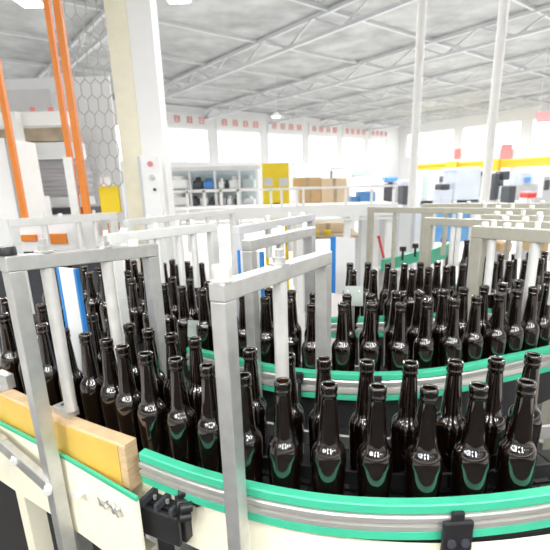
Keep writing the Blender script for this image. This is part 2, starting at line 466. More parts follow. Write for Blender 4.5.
zr = 1.07
def fit_rail(pts, ztop=1.07): return smooth_path(catmull([tuple(atz(x, y, ztop)) [:2] + (0,) for x, y in pts], 0.012), 40)
rail1_px = [(145,448),(170,458),(200,468),(230,476),(260,483),(295,490),(330,495),(380,498),(430,498),(490,494),(550,486),(600,476)]
RP1 = fit_rail(rail1_px)
guide_rail(RP1, 'green edged guide rail curving along the front of the nearest bottles', h=0.074)
rail2_px = [(190,346),(207,350),(240,357),(271,364),(305,369),(340,371),(367,372),(400,371),(442,367),(475,361),(503,355),(550,345),(600,333)]
RP2 = fit_rail(rail2_px)
guide_rail(RP2, 'green edged guide rail curving in front of the middle bottle lane')
rail3_px = [(328,317),(345,316.5),(365,316),(385,315.6),(408,315),(450,311),(500,306),(560,300)]
RP3 = fit_rail(rail3_px)
guide_rail(RP3, 'green edged guide rail seen through bottles before the far lane')
# green strip of the farthest line
far1 = fit_rail([(381,260.5),(395,257.5),(410,253.5),(426,249)], 1.07)
r = thing('guide_rail', 'wide green guide strip with black clamp knobs in front of white panels', 'guide rail', (far1[0].x, far1[0].y, 1.0))
MB().sweep([(0, 1.0), (.03, 1.0), (.03, 1.08), (0, 1.08)], far1).build('green_strip', M['green'], r)
far2 = fit_rail([(428,252),(440,248),(452,244)], 1.07)
r2 = thing('guide_rail', 'short green guide strip with white bracket beneath the blue poster', 'guide rail', (far2[0].x, far2[0].y, 1.0))
MB().sweep([(0, 0.98), (.03, 0.98), (.03, 1.09), (0, 1.09)], far2).build('green_strip', M['green'], r2)
for (root, px, py) in ((r, 403, 248), (r, 415.5, 245), (r2, 444, 240)):
    q = atz(px, py, 1.17)
    k = MB().cyl((q.x, q.y, 1.09), (q.x, q.y, 1.15), 0.008, 8).cyl((q.x, q.y, 1.15), (q.x, q.y, 1.18), 0.022, 8)
    k.build('clamp_knob', M['black'], root)
q0, q1 = far1[3], far1[-3]
for q in (q0, q1): MB().box((q.x, q.y + .06, 0.5), (0.05, 0.05, 1.0)).build('support_leg', M['steel'], r)
for q in (far2[3], far2[-3]): MB().box((q.x, q.y + .06, 0.49), (0.05, 0.05, 0.98)).build('support_leg', M['steel'], r2)
# conveyor table carrying the two far bottles
qa, qb = atz(438, 262, 1.0), atz(490, 262, 1.0)
qy = max(bottle_xy[-1][1], bottle_xy[-2][1])
cx_ = (bottle_xy[-1][0] + bottle_xy[-2][0]) / 2
t = thing('transfer_table', 'small white transfer table holding two bottles before the blue poster', 'table', (cx_, qy, 0))
MB().box((cx_, qy, 0.985), (0.55, 0.30, 0.03)).build('table_top', M['offwhite'], t)
MB().box((cx_, qy - 0.16, 0.98), (0.55, 0.02, 0.06)).build('green_edge', M['green'], t)
for sx in (-1, 1):
    for sy in (-1, 1): MB().box((cx_ + sx * .24, qy + sy * .12, 0.485), (0.04, 0.04, 0.97)).build('leg', M['steel'], t)

# inner steel rail behind the nearest lane, and dividers between the rows
def bar_rail(path, z0, z1, th, label, m, name='divider_rail'):
    c = path[len(path) // 2]
    o = MB().sweep([(0, z0), (th, z0), (th, z1), (0, z1)], path).build(name, m); tag(o, label, 'guide rail'); return o
inner = offset(P1, -0.128)
bar_rail(inner, 1.015, 1.045, 0.008, 'plain grey steel rail along the back of the nearest lane', M['steel'], 'back_rail')

def gap_sheet(path, o0, o1, z, label):
    tr = MB(); pa, pb = offset(path, o0), offset(path, o1)
    for i in range(len(pa) - 1):
        a0, a1, b0, b1 = pa[i], pa[i + 1], pb[i], pb[i + 1]
        vs = [v + Vector((0, 0, z)) for v in (a0, a1, b1, b0)] + [v + Vector((0, 0, z - .005)) for v in (a0, a1, b1, b0)]
        tr.add(vs, [(0, 1, 2, 3), (7, 6, 5, 4), (0, 4, 5, 1), (2, 6, 7, 3)])
    tag(tr.build('gap_darkener', M['black']), label, 'tray')
gap_sheet(P2, -.104, -.190, .93, 'narrow black sheet added to darken the gap behind the middle bottle lane')  # added sheet that hides the bright floor and keeps this gap dark
# black sheet added to darken the gap between the nearest and the middle lane
tr = MB(); pa = offset(P1, -0.145); k0, k1 = 4, len(P1) - 2
pb = []
for q in pa:
    e = min(P2, key=lambda w_: (w_ - q).length); v = (q - e); L = v.length; pb.append(e + v * (min(0.13, L * .8) / L) if L > 0 else e)
for i in range(k0, k1):
    a0, a1, b0, b1 = pa[i], pa[i + 1], pb[i], pb[i + 1]
    vs = [v + Vector((0, 0, .90)) for v in (a0, a1, b1, b0)] + [v + Vector((0, 0, .895)) for v in (a0, a1, b1, b0)]
    tr.add(vs, [(0, 1, 2, 3), (7, 6, 5, 4), (0, 4, 5, 1), (2, 6, 7, 3)])
c = P1[len(P1) // 2]
tag(tr.build('gap_darkener', M['black']), 'black sheet added to darken the gap between nearest and middle bottle lanes', 'tray')
div = P1
bar_rail(offset(div, 0.003), 1.02, 1.05, 0.006, 'thin black divider rail between the two rows of the nearest lane', M['black'])

# ------------------------------------------------------------------ portal gates over the lanes
def gate(label, A, B, w, m, rods=(), caps=(), base=(0.0, 0.0), rod_m=None, bolts=()):
    """A, B: top centres of the two posts. rods: (t along the beam, z of the lower end, radius, head 'nut'|'')"""
    A, B = Vector(A), Vector(B)
    d = (B - A); d.z = 0; L = d.length; d.normalize(); a = ang(d)
    root = thing('portal_gate', label, 'gate', ((A.x + B.x) / 2, (A.y + B.y) / 2, 0))
    for P, zb in ((A, base[0]), (B, base[1])):
        pm_ = MB().box((P.x, P.y, (zb + P.z - w) / 2), (w, w, P.z - w - zb), a)
        pst = pm_.build('post', m, root, bevel=0.002)
        MB().box((P.x, P.y, zb + 0.006), (w * 2.2, w * 2.2, 0.012), a).build('foot_plate', m, pst)
    bm_ = MB(); A2 = A - d * (w / 2 + .001); B2 = B + d * (w / 2 + .001)
    bm_.bar(A2 - Vector((0, 0, w / 2)), B2 - Vector((0, 0, w / 2)), w * 1.02, w)
    bm_.build('beam', m, root, bevel=0.002)
    for (t, kind) in caps:
        P = A + (B - A) * t
        if kind == 'round':
            MB().lathe([(0, 0), (.0175, 0), (.0180, .003), (.0150, .004), (.0150, .022), (.0135, .025), (0, .0255)], 20, tuple(P)).build('round_cap', M['rod'], root, smooth=True)
        elif kind == 'black':
            MB().lathe([(0, 0), (.016, 0), (.016, .014), (.014, .017), (0, .017)], 16, tuple(P)).build('black_cap', M['black'], root, smooth=True)
        else:
            MB().lathe([(0, 0), (.012, 0), (.012, .012), (.010, .015), (0, .015)], 12, tuple(P)).build('bolt_head', M['steel_overlit'], root, smooth=True)
    for (t, zb, rr, head) in rods:
        # slide a rod along its beam until it stands clear of every bottle
        for dt in sorted([k * .005 for k in range(-40, 41)], key=abs):
            P = A + (B - A) * (t + dt)
            if all(math.hypot(P.x - bx, P.y - by) > rr + (.0335 if zb < 1.15 else .021) for bx, by in bottle_xy): break
        rod = MB().cyl((P.x, P.y, zb), (P.x, P.y, P.z - w - .0005), rr, 24).build('hold_down_rod', rod_m or M['rod'], root, smooth=True)
        if head == 'nut':
            h = MB().cyl((P.x, P.y, P.z), (P.x, P.y, P.z + .0035), .019, 24)
            hd = h.build('washer', M['steel'], rod, smooth=True)
            MB().cyl((P.x, P.y, P.z + .0035), (P.x, P.y, P.z + .014), .0125, 6, rot=.4).build('hex_nut', M['steel'], rod)
            MB().cyl((P.x, P.y, P.z + .014), (P.x, P.y, P.z + .028), .0075, 12).build('threaded_end', M['steel'], rod, smooth=True)
        elif head:
            MB().cyl((P.x, P.y, P.z), (P.x, P.y, P.z + .022), .009, 10).build('bolt_head', M['steel_overlit'], rod, smooth=True)
    return root

GZ = 1.45
gate('large grey steel gate with round cap standing before the nearest bottles, centre left',
     atz(222, 281.5, 1.4575), atz(323.5, 251.5, 1.451), 0.0285, M['steel'], rods=[(0.47, 1.055, .0135, 'nut')], caps=[(0, 'round')])
gate('grey steel gate at the left edge with two round rods and black cap',
     atz(10, 255, 1.476), atz(149, 244.5, 1.455), 0.031, M['steel'], rods=[(0.20, 1.106, .0135, 'nut'), (0.62, 1.05, .0135, 'nut')], caps=[(-0.01, 'black'), (0.86, 'bolt')])
gate('white lit steel gate with three slim rods behind the left edge gate',
     atz(112, 233.5, GZ), atz(211.5, 223, GZ), 0.034, M['steel_overlit'], rods=[(0.40, 1.12, .013, 'b'), (0.62, 1.2, .013, 'b'), (0.78, 1.2, .013, 'b')], caps=[(0.1, 'bolt')], rod_m=M['steel_overlit'])
gate('short grey steel gate behind the round capped gate, blue edged board beneath',
     atz(249, 239.5, GZ), atz(310, 227, GZ), 0.030, M['steel'], rods=[(0.45, 1.25, .013, 'b')], caps=[(0, 'bolt')])
gate('pale grey steel gate just behind the short one, topped with small bolts',
     atz(238, 226, GZ), atz(311, 214, GZ), 0.032, M['lgrey'], rods=[(0.35, 1.3, .013, 'b'), (0.65, 1.3, .013, 'b')], caps=[(0.2, 'bolt'), (0.85, 'bolt')])
gate('white lit gate crossing behind the three rod gate, rods hidden by bottles',
     atz(128, 219.5, 1.437), atz(232, 208.5, 1.437), 0.036, M['steel_overlit'], rods=[(0.3, 1.2, .013, 'b'), (0.5, 1.2, .013, 'b'), (0.7, 1.2, .013, 'b')], caps=[(0.15, 'bolt'), (0.9, 'bolt')], rod_m=M['steel_overlit'])
gate('white gate far left behind the orange fence feet, tops overexposed',
     atz(12, 219, GZ), atz(112, 212.5, GZ), 0.045, M['steel_overlit'], rods=[(0.28, 1.2, .017, 'b'), (0.62, 1.2, .015, 'b'), (0.8, 1.2, .015, 'b')], caps=[(0.45, 'bolt')], rod_m=M['steel_overlit'])
# right hand group, warm coloured steel
gate('tan steel gate nearest on the right, running out of frame over middle bottles',
     atz(480, 226, 1.435), atz(604, 232.5, 1.435), 0.040, M['steel_tan'], rods=[(0.13, 1.2, .013, 'b'), (0.5, 1.12, .0150, 'b'), (0.68, 1.2, .013, 'b')], caps=[(0.05, 'bolt'), (0.25, 'bolt'), (0.36, 'bolt')], rod_m=M['steel_overlit'])
gate('tan steel gate with white lit post left of the blue poster',
     atz(429, 217.5, 1.441), atz(632, 224.9, 1.441), 0.030, M['steel_tan'], rods=[(0.16, 1.25, .010, ''), (0.22, 1.25, .010, 'b'), (0.62, 1.3, .012, 'b'), (0.8, 1.3, .012, 'b')], caps=[(0.45, 'bolt'), (0.55, 'bolt'), (0.7, 'bolt'), (0.75, 'bolt')], rod_m=M['steel_overlit'])
gate('slim tan gate farthest back with thin posts before white panels',
     atz(371, 207, GZ), atz(585, 209, GZ), 0.030, M['steel_tan'], rods=[(0.145, 1.0, .011, ''), (0.42, 1.2, .012, ''), (0.6, 1.2, .012, 'b'), (0.72, 1.2, .012, 'b')], caps=[(0.66, 'bolt'), (0.8, 'bolt'), (0.9, 'bolt')], rod_m=M['steel_tan'])
gate('broad tan gate beam dotted with white bolts at the right edge',
     atz(428, 203.5, 1.45), atz(580, 203, 1.45), 0.060, M['steel_tan'], rods=[(0.5, 1.25, .012, 'b'), (0.7, 1.25, .012, 'b')], caps=[(0.2, 'bolt'), (0.3, 'bolt'), (0.4, 'bolt'), (0.62, 'bolt'), (0.78, 'bolt'), (0.85, 'bolt')], rod_m=M['steel_tan'])
gate('tan gate with white bolts between the nearest right gates and dotted beam',
     atz(487, 214.5, 1.437), atz(600, 216.8, 1.437), 0.036, M['steel_tan'], rods=[(0.35, 1.25, .012, 'b'), (0.66, 1.25, .012, 'b')], caps=[(0.1, 'bolt'), (0.22, 'bolt'), (0.5, 'bolt')], rod_m=M['steel_overlit'])

# ------------------------------------------------------------------ guide boards with blue edges, small sensor plates
def board(label, px_tl, px_tr, z_top, z_bot, edge_l=True, edge_r=True, edge=0.009, loc=None):
    a, b = atz(*px_tl, z_top), atz(*px_tr, z_top)
    d = (b - a).normalized(); L = (b - a).length; c = (a + b) / 2
    root = thing('guide_board', label, 'board', (c.x, c.y, z_bot))
    an = ang(d)
    def strip(t0, t1, name, m, th):
        q = a + d * ((t0 + t1) / 2); MB().box((q.x, q.y, (z_top + z_bot) / 2), (t1 - t0, th, z_top - z_bot), an).build(name, m, root)
    l = edge if edge_l else 0; r_ = edge if edge_r else 0
    strip(l, L - r_, 'white_panel', M['offwhite'], 0.006)
    if edge_l: strip(0, l, 'blue_edge', M['blue'], 0.010)
    if edge_r: strip(L - r_, L, 'blue_edge', M['blue'], 0.010)
    return root
board('narrow white board with blue edges leaning in the left edge gate', (57.5, 267), (77, 269), 1.405, 1.09, edge=0.0085)
board('white strip with bright blue edges behind the short grey gate', (238, 250), (263, 252), 1.375, 1.10, edge=0.012)
board('white upright panel with one blue edge behind the round capped gate', (331, 236.5), (355, 238), 1.36, 1.10, edge_r=False, edge=0.028)

def plate(label, px_c, z, size, yaw, tilt):
    q = atz(*px_c, z); root = thing('sensor_plate', label, 'plate', (q.x, q.y, z))
    m_ = Matrix.Rotation(yaw, 4, 'Z') @ Matrix.Rotation(tilt, 4, 'X')
    pl = MB().box(q, (size[0], 0.003, size[1]), mtx=m_).build('plate', M['greyplate'], root, bevel=.001)
    off = m_ @ Vector((0, 0.008, 0))
    MB().cyl(q + off, Vector((q.x + off.x, q.y + off.y, 1.0)), 0.005, 10).build('stem', M['steel'], root)
    for sx in (-1, 1):
        e = q + m_ @ Vector((sx * size[0] * .3, -.002, size[1] * .25)); MB().cyl(e, e + m_ @ Vector((0, -.003, 0)), .003, 8).build('screw', M['steel'], pl)
    return root
plate('small pale grey plate between bottles in front of the far lane', (353.5, 296), 1.235, (0.062, 0.066), math.radians(-8), math.radians(-18))
plate('grey plate on a stem above bottles left of the round capped gate', (195, 329), 1.12, (0.055, 0.06), math.radians(-15), math.radians(-12))

# ------------------------------------------------------------------ yellow guide block on the left
def poly_path(px, z): return [Vector((*atz(x, y, z)[:2], 0)) for x, y in px]
ZT = 1.085
bl = poly_path([(-60, 364), (0, 394), (30, 407.5), (62, 423), (124, 446)], ZT)
bl = smooth_path(catmull(bl, 0.02), 10)
back = offset(bl, -0.042)
root = thing('guide_block', 'long yellow faced wooden guide block in front of the left bottles', 'guide block', (bl[len(bl) // 2].x, bl[len(bl) // 2].y, .97))
MB().sweep([(-.033, 0.974), (-.003, 0.974), (-.0005, 0.980), (-.0005, ZT - .004), (-.003, ZT), (-.033, ZT)], bl).build('wood_core', M['wood'], root)
MB().sweep([(.0, 0.980), (.0015, 0.980), (.0015, ZT - .005), (.0, ZT - .005)], bl[:-1]).build('yellow_face', M['yellow_block'], root)

# clamp foot of the left rod on top of the block
q = atz(66, 409, ZT + .012)
t = thing('rod_clamp', 'small grey steel clamp block holding a rod foot on yellow block', 'clamp', (q.x, q.y, ZT))
a = ang(bl[-1] - bl[0])
MB().box((q.x, q.y, ZT + .010), (.060, .030, .020), a).build('clamp_body', M['steel'], t, bevel=.002)
for s in (-.012, .016):
    e = Vector((q.x, q.y, 0)) + Vector((math.cos(a), math.sin(a), 0)) * s
    MB().cyl((e.x, e.y, ZT + .020), (e.x, e.y, ZT + .0215), .0045, 10).build('bolt_head', M['dark'], t)
q = atz(9, 380, ZT + .02)
t = thing('rod_clamp', 'grey bracket plate standing on yellow block at left edge', 'clamp', (q.x, q.y, ZT))
MB().box((q.x - .01, q.y, ZT + .022), (.06, .022, .040), a).build('clamp_body', M['steel'], t, bevel=.002)
MB().box((q.x - .03, q.y - .015, ZT + .004), (.07, .03, .008), a).build('base_flange', M['steel'], t)

# cream machine frame below the block with green strip and hardware
fr = smooth_path(catmull(poly_path([(-60, 390), (0, 422.6), (38.6, 442.7), (65, 456.6), (136, 498)], 1.012), 0.02), 6)
fc = fr[len(fr) // 2]
root = thing('infeed_bench', 'cream painted machine frame with green edge below the yellow block', 'machine frame', (fc.x, fc.y, 0.0))
MB().sweep([(-.006, .80), (0.0, .80), (0.0, 1.003), (-.006, 1.003)], fr).build('frame_plate', M['cream'], root)
MB().sweep([(-.006, 1.0035), (.001, 1.0035), (.001, 1.012), (-.006, 1.012)], fr).build('green_strip', M['green'], root)
for (px, py) in ((80, 491), (112, 500), (126, 508)):
    q = atz(px, py, 0.95)
    # nearest path point
    k = min(range(len(fr)), key=lambda i: (fr[i] - Vector((q.x, q.y, 0))).length); p = fr[k]; d = (fr[min(k + 1, len(fr) - 1)] - fr[k - 1]).normalized(); nrm = Vector((d.y, -d.x, 0))
    e = Vector((p.x, p.y, aty(px, py, p.y).z))
    if px == 80:
        MB().cyl(e, e + nrm * .022, .009, 14).build('bolt_head', M['steel_overlit'], root, smooth=True)
    else:
        mb = MB().cyl(e, e + nrm * .012, .006, 10)
        mb.bar(e + nrm * .006 - d * .014 + Vector((0, 0, .008)), e + nrm * .008 + d * .014 - Vector((0, 0, .008)), .007)
        mb.bar(e + nrm * .006 - d * .010 - Vector((0, 0, .010)), e + nrm * .008 + d * .010 + Vector((0, 0, .010)), .007)
        mb.build('wing_nut', M['steel'], root)
for f in (.35, .92):
    p = fr[int(f * (len(fr) - 1))]; MB().box((p.x + .03, p.y + .045, .40), (.05, .05, .80), ang(fr[-1] - fr[0])).build('leg', M['cream'], root)

# steel adjusting bar with bolts in front of the cream frame, at the lower left edge
a0, a1 = atz(-18, 426, 1.0), atz(50, 486, .955)
dd = (a1 - a0).normalized()
t = thing('adjusting_bar', 'steel adjusting bar with bolts, at lower left before cream frame', 'bar', tuple(a0))
MB().bar(a0, a1, .018, .034).build('slotted_bar', M['steel'], t, bevel=.002)
MB().bar(a0 + dd * .17 + Vector((.004, -.006, .004)), a1 - dd * .02 + Vector((.004, -.006, .004)), .012, .006).build('dark_slot', M['dark'], t)
for f in (.22, .52, .97):
    e = a0 + (a1 - a0) * f
    MB().cyl(e + Vector((.004, -.004, 0)), e + Vector((.012, -.026, -.004)), .0085, 14).build('bolt_head', M['steel_overlit'], t, smooth=True)
e = a0 + (a1 - a0) * .30
MB().cyl(e + Vector((.0, -.02, -.02)), e + Vector((-.13, -.06, -.02)), .006, 12).build('threaded_rod', M['steel'], t, smooth=True)
e = a0 + (a1 - a0) * .33 + Vector((-.01, 0, .016))
MB().box(e, (.05, .03, .012), ang(dd)).build('clamp_strap', M['steel'], t, bevel=.002)

# black star knob, clamp cylinder and bracket under the end of the front rail
q = atz(189, 502, .985)
t = thing('star_knob', 'black star grip knob on a grey clamp under front rail end', 'knob', tuple(q))
kd = Vector((-.93, -.36, .10)).normalized()
sidev = kd.cross(Vector((0, 0, 1))).normalized(); upv = sidev.cross(kd)
mb = MB().cyl(q, q + kd * .026, .017, 16)
for k in range(5):
    th = 2 * math.pi * k / 5 + .3; e = q + (sidev * math.cos(th) + upv * math.sin(th)) * .025
    mb.cyl(e - kd * .001, e + kd * .022, .0100, 12)
mb.build('grip', M['black'], t, smooth=True)
MB().cyl(q - kd * .045, q - kd * .001, .0085, 16).build('stem', M['black'], t, smooth=True)
MB().cyl(q - kd * .022, q - kd * .012, .013, 6).build('hex_collar', M['black'], t)
MB().cyl(q - kd * .10, q - kd * .046, .013, 20).build('clamp_cylinder', M['steel'], t, smooth=True)
MB().cyl(q - kd * .07 + Vector((0, -.010, 0)), q - kd * .07 + Vector((0, -.016, .002)), .0055, 10).build('set_screw', M['steel_overlit'], t)

a0, a1 = atz(135, 502, .965), atz(177, 521, .955)
t = thing('drive_cover', 'black drive end cover below the front rail at frame corner', 'cover', ((a0.x + a1.x) / 2, (a0.y + a1.y) / 2, .9))
d = (a1 - a0); d.z = 0; L = d.length; d.normalize(); nrm = Vector((d.y, -d.x, 0))
c = (a0 + a1) / 2
MB().box((c.x, c.y, .93), (L + .01, .012, .07), ang(d)).build('face_plate', M['black'], t, bevel=.004)
hs = a0 + d * (L * .53) - nrm * .045
MB().box((hs.x, hs.y, .925), (L * 1.05, .06, .075), ang(d)).build('end_housing', M['black'], t, bevel=.003)
for k in range(3):
    e = a0 + d * (L * (.2 + .35 * k)) - nrm * .03; MB().box((e.x, e.y, .972), (.008, .07, .016), ang(d)).build('rib', M['dark'], t)
for k in range(3):
    e = a0 + d * (L * (.35 + .3 * k)) - nrm * .02; MB().cyl((e.x, e.y, .970), (e.x, e.y, .978), .004, 8).build('screw', M['steel'], t)

# black clip gripping the lower part of the front rail
k = min(range(len(RP1)), key=lambda i: (RP1[i] - Vector((*atz(445, 500, 1.05)[:2], 0))).length)
p = RP1[k]; d = (RP1[k + 1] - RP1[k - 1]).normalized(); nrm = Vector((d.y, -d.x, 0)); an = ang(d)
e = p + nrm * .029
t = thing('rail_clip', 'black plastic clip gripping the front rail at lower right', 'clip', (e.x, e.y, .97))
MB().box((e.x, e.y, 1.012), (.052, .010, .066), an).build('clip_body', M['black'], t, bevel=.004)
e2 = p + nrm * .026; MB().box((e2.x, e2.y, 1.052), (.022, .008, .018), an).build('clip_tongue', M['black'], t, bevel=.003)
for s in (-.012, .012):
    e3 = p + nrm * .034 + d * s; MB().cyl((e3.x, e3.y, 1.005), (e3.x + nrm.x * .004, e3.y + nrm.y * .004, 1.005), .008, 8).build('bolt_head', M['dark'], t)
MB().bar((e.x, e.y, .983), (e.x - nrm.x * .06, e.y - nrm.y * .06, .90), .014).build('arm', M['black'], t)
# black clip on the middle rail
for (px, lab) in ((378, 'small black clip on top of the middle rail, right of centre'), (299, 'small black clip on the middle rail beside the round rod')):
    k = min(range(len(RP2)), key=lambda i: (RP2[i] - Vector((*atz(px, 371, 1.07)[:2], 0))).length)
    p = RP2[k]; d = (RP2[k + 1] - RP2[k - 1]).normalized(); nrm = Vector((d.y, -d.x, 0)); an = ang(d); e = p + nrm * .028
    t = thing('rail_clip', lab, 'clip', (e.x, e.y, 1.0))
    MB().box((e.x, e.y, 1.052), (.022, .010, .034), an).build('clip_body', M['black'], t, bevel=.003)
    MB().cyl((e.x, e.y, 1.045), (e.x + nrm.x * .012, e.y + nrm.y * .012, 1.045), .006, 8).build('bolt_head', M['dark'], t)
    MB().bar((e.x, e.y, 1.038), (e.x + nrm.x*.002, e.y + nrm.y*.002, .93), .010).build('arm', M['black'], t)
# ------------------------------------------------------------------ background machines and goods
def upright(mb, px0, px1, y_px, Y, z0, z1, depth=None):
    """box between two pixel columns at distance Y"""
    a, b = aty(px0, y_px, Y), aty(px1, y_px, Y); w = b.x - a.x
    mb.box(((a.x + b.x) / 2, Y + (depth or w) / 2, (z0 + z1) / 2), (w, depth or w, z1 - z0)); return mb
def pbox(px0, py0, px1, py1, Y, depth=0.2):
    """centre, size of a box whose front face spans the pixel rectangle at distance Y"""
    a, b = aty(px0, (py0 + py1) / 2, Y), aty(px1, (py0 + py1) / 2, Y)
    t, u = aty((px0 + px1) / 2, py0, Y), aty((px0 + px1) / 2, py1, Y)
    return ((a.x + b.x) / 2, Y + depth / 2, (t.z + u.z) / 2), (b.x - a.x, depth, t.z - u.z)
def front_box(mb, *a): c, s = pbox(*a); mb.box(c, s); return mb

# safety fence with orange posts and hexagonal wire
YF = 3.0
c = aty(60, 200, YF)
t = thing('safety_fence', 'orange post safety fence with hexagonal wire mesh, upper left', 'fence', (c.x, YF, 0))
for (pa, pb, w) in (((0, 97), (24, 212), .034), ((55.5, 97), (74, 185), .032), ((67, 97), (87, 210), .040)):
    b = aty(*pb, YF); MB().box((b.x, YF, 2.46), (w, w, 2.08)).build('post', M['orange'], t)
e0, e1 = aty(-25, 230, YF), aty(101, 230, YF)
MB().box(((e0.x + e1.x) / 2, YF, 1.31), (e1.x - e0.x, .06, .22)).build('base_panel', M['white'], t)
MB().box(((e0.x + e1.x) / 2, YF + .01, .60), (e1.x - e0.x, .04, 1.20)).build('dark_plinth', M['dark'], t)
b = aty(74, 185, YF)
MB().box((b.x - .004, YF - .03, 1.50), (.055, .012, .60)).build('post_sleeve', M['steel_overlit'], t)
x0, x1 = aty(87, 190, YF).x + .02, aty(126, 190, YF).x
wire = MB(); cell = .064; r = cell / math.sqrt(3); seen = set(); ST = 1.6
zt, zb = 3.4, aty(100, 178, YF).z
for i in range(-1, 10):
    for j in range(0, 24):
        cx = x0 + cell * (i + (.5 if j % 2 else 0)); cz = zb + 1.5 * r * j * ST
        pts = [(cx + r * math.sin(math.pi / 3 * k), YF, cz + ST * r * math.cos(math.pi / 3 * k)) for k in range(6)]
        for k in range(6):
            p, q = pts[k], pts[(k + 1) % 6]
            key = tuple(sorted(((round(p[0], 2), round(p[2], 2)), (round(q[0], 2), round(q[2], 2)))))
            if key in seen or min(p[0], q[0]) < x0 - .01 or max(p[0], q[0]) > x1 + .01 or max(p[2], q[2]) > zt: continue
            seen.add(key); wire.bar(p, q, .006)
wire.build('wire_mesh', M['orange_wire'], t)
# orange lower rail pieces seen under the white gate
for (a_, lab) in (((21, 235, 36, 241), 0), ((43, 234, 66, 244), 0)):
    mb = MB(); front_box(mb, *a_, YF - .05, .02); mb.build('lower_rail', M['orange'], t)

# cream column of the palletiser, its control pillar and yellow guard
t = thing('machine_column', 'tall cream painted machine column right of the wire mesh', 'column', (aty(130, 200, 3.1).x, 3.3, 0))
cl, cr = aty(131, 235, 3.1), aty(150, 235, 3.1)
MB().box(((cl.x + cr.x) / 2, 3.2, 1.9), (cr.x - cl.x, .2, 3.8)).build('cream_face', M['cream'], t)
MB().box((cr.x + .075, 3.2, 1.9), (.15, .18, 3.8)).build('white_side', M['white'], t)
t = thing('control_pillar', 'white control pillar with red and black buttons beside cream column', 'control panel', (aty(153, 200, 2.9).x, 2.95, 0))
pl, pr = aty(148, 235, 2.9), aty(165, 235, 2.9); ptop = aty(147, 156, 2.9).z
MB().box(((pl.x + pr.x) / 2, 2.95, ptop / 2), (pr.x - pl.x, .1, ptop)).build('pillar_body', M['white'], t, bevel=.004)
MB().box((pl.x - .012, 2.96, ptop / 2), (.02, .08, ptop)).build('side_edge', M['lgrey'], t)
for (px, py, m_, rr) in ((150.5, 164, 'rose', .016), (152.5, 177, 'lgrey', .016), (155, 189.5, 'black', .009)):
    e = aty(px, py, 2.9); MB().cyl((e.x, 2.9, e.z), (e.x, 2.885, e.z), rr, 16).build('button', M[m_], t, smooth=True)
t = thing('machine_guard', 'yellow machine guard plate low beside the wire mesh', 'guard', (aty(108, 195, 3.05).x, 3.1, 0))
mb = MB(); front_box(mb, 100, 186, 119, 213, 3.06, .03); mb.build('guard_plate', M['yellow'], t)
mb = MB(); front_box(mb, 100, 177, 110, 186, 3.06, .03); mb.build('white_tab', M['white'], t)
e = aty(109, 213, 3.06); MB().box((e.x, 3.09, e.z / 2), (.04, .03, e.z)).build('stand', M['steel_overlit'], t)

# white cabinet at the left edge, its slanted side outlined
t = thing('white_cabinet', 'plain white machine cabinet at the left edge behind fence', 'cabinet', (aty(2, 200, 3.3).x - .2, 3.5, 0))
e = aty(20, 214, 3.3); zt_ = aty(3, 138, 3.3).z
MB().box((e.x - .35, 3.5, zt_ / 2), (.7, .4, zt_)).build('cabinet_body', M['white'], t, bevel=.004)
MB().box((e.x + .004, 3.29, zt_ / 2), (.014, .02, zt_)).build('dark_edge', M['grey'], t)

# palletiser behind the fence
YP = 5.0
t = thing('palletiser', 'large palletiser machine with white beams and grey stacks behind fence', 'machine', (aty(45, 200, YP).x, YP, 0))
def P_(nm, m_, *a, depth=.3, Y=YP):
    c, s = pbox(*a, Y, depth); return MB().box(c, s).build(nm, M[m_], t)
P_('cross_beam', 'white', -30, 112, 66, 126, depth=.2, Y=4.8)
P_('tan_panel', 'brownish', -30, 127, 70, 142, Y=5.1)
P_('pale_panel', 'wall', -30, 143, 75, 160, Y=5.1)
P_('grey_stack', 'stripe', -10, 165, 82, 196, Y=5.2)
P_('lower_beam', 'lgrey', -20, 198, 90, 206, Y=4.9, depth=.15)
P_('base_rail', 'dark', -10, 209, 92, 215, Y=5.3)
for (px, w_) in ((27, 9), (44, 4)):
    e0, e1 = aty(px - w_ / 2, 190, 4.7), aty(px + w_ / 2, 190, 4.7)
    zz = aty(px, 112, 4.7).z if w_ == 9 else aty(px, 196, 4.7).z
    MB().box(((e0.x + e1.x) / 2, 4.7, zz / 2), (e1.x - e0.x, .1, zz)).build('upright', M['white'], t)
P_('upper_screen', 'lgrey', -40, 90, 52, 112, Y=5.4)
for px in (32, 50): 
    mb = MB(); front_box(mb, px - 2, 107, px + 3, 113, 5.0, .02); mb.build('red_mark', M['rose'], t)
P_('back_sheet', 'wall', -40, 78, 118, 232, Y=5.8, depth=.05)
t = thing('orange_box', 'small orange switch box beside the cream column foot', 'box', (aty(111, 230, 2.9).x, 2.95, 1.2))
mb = MB(); front_box(mb, 107.5, 223, 117, 231, 2.95, .06); mb.build('box_body', M['orange'], t, bevel=.004)
mb = MB(); front_box(mb, 109, 231, 115, 244, 2.96, .05); mb.build('lower_part', M['red'], t)
c_, s_ = pbox(109, 244, 115, 244.5, 2.96, .05); MB().box((c_[0], 2.985, c_[2] / 2), (.02, .02, c_[2])).build('stand', M['steel'], t)

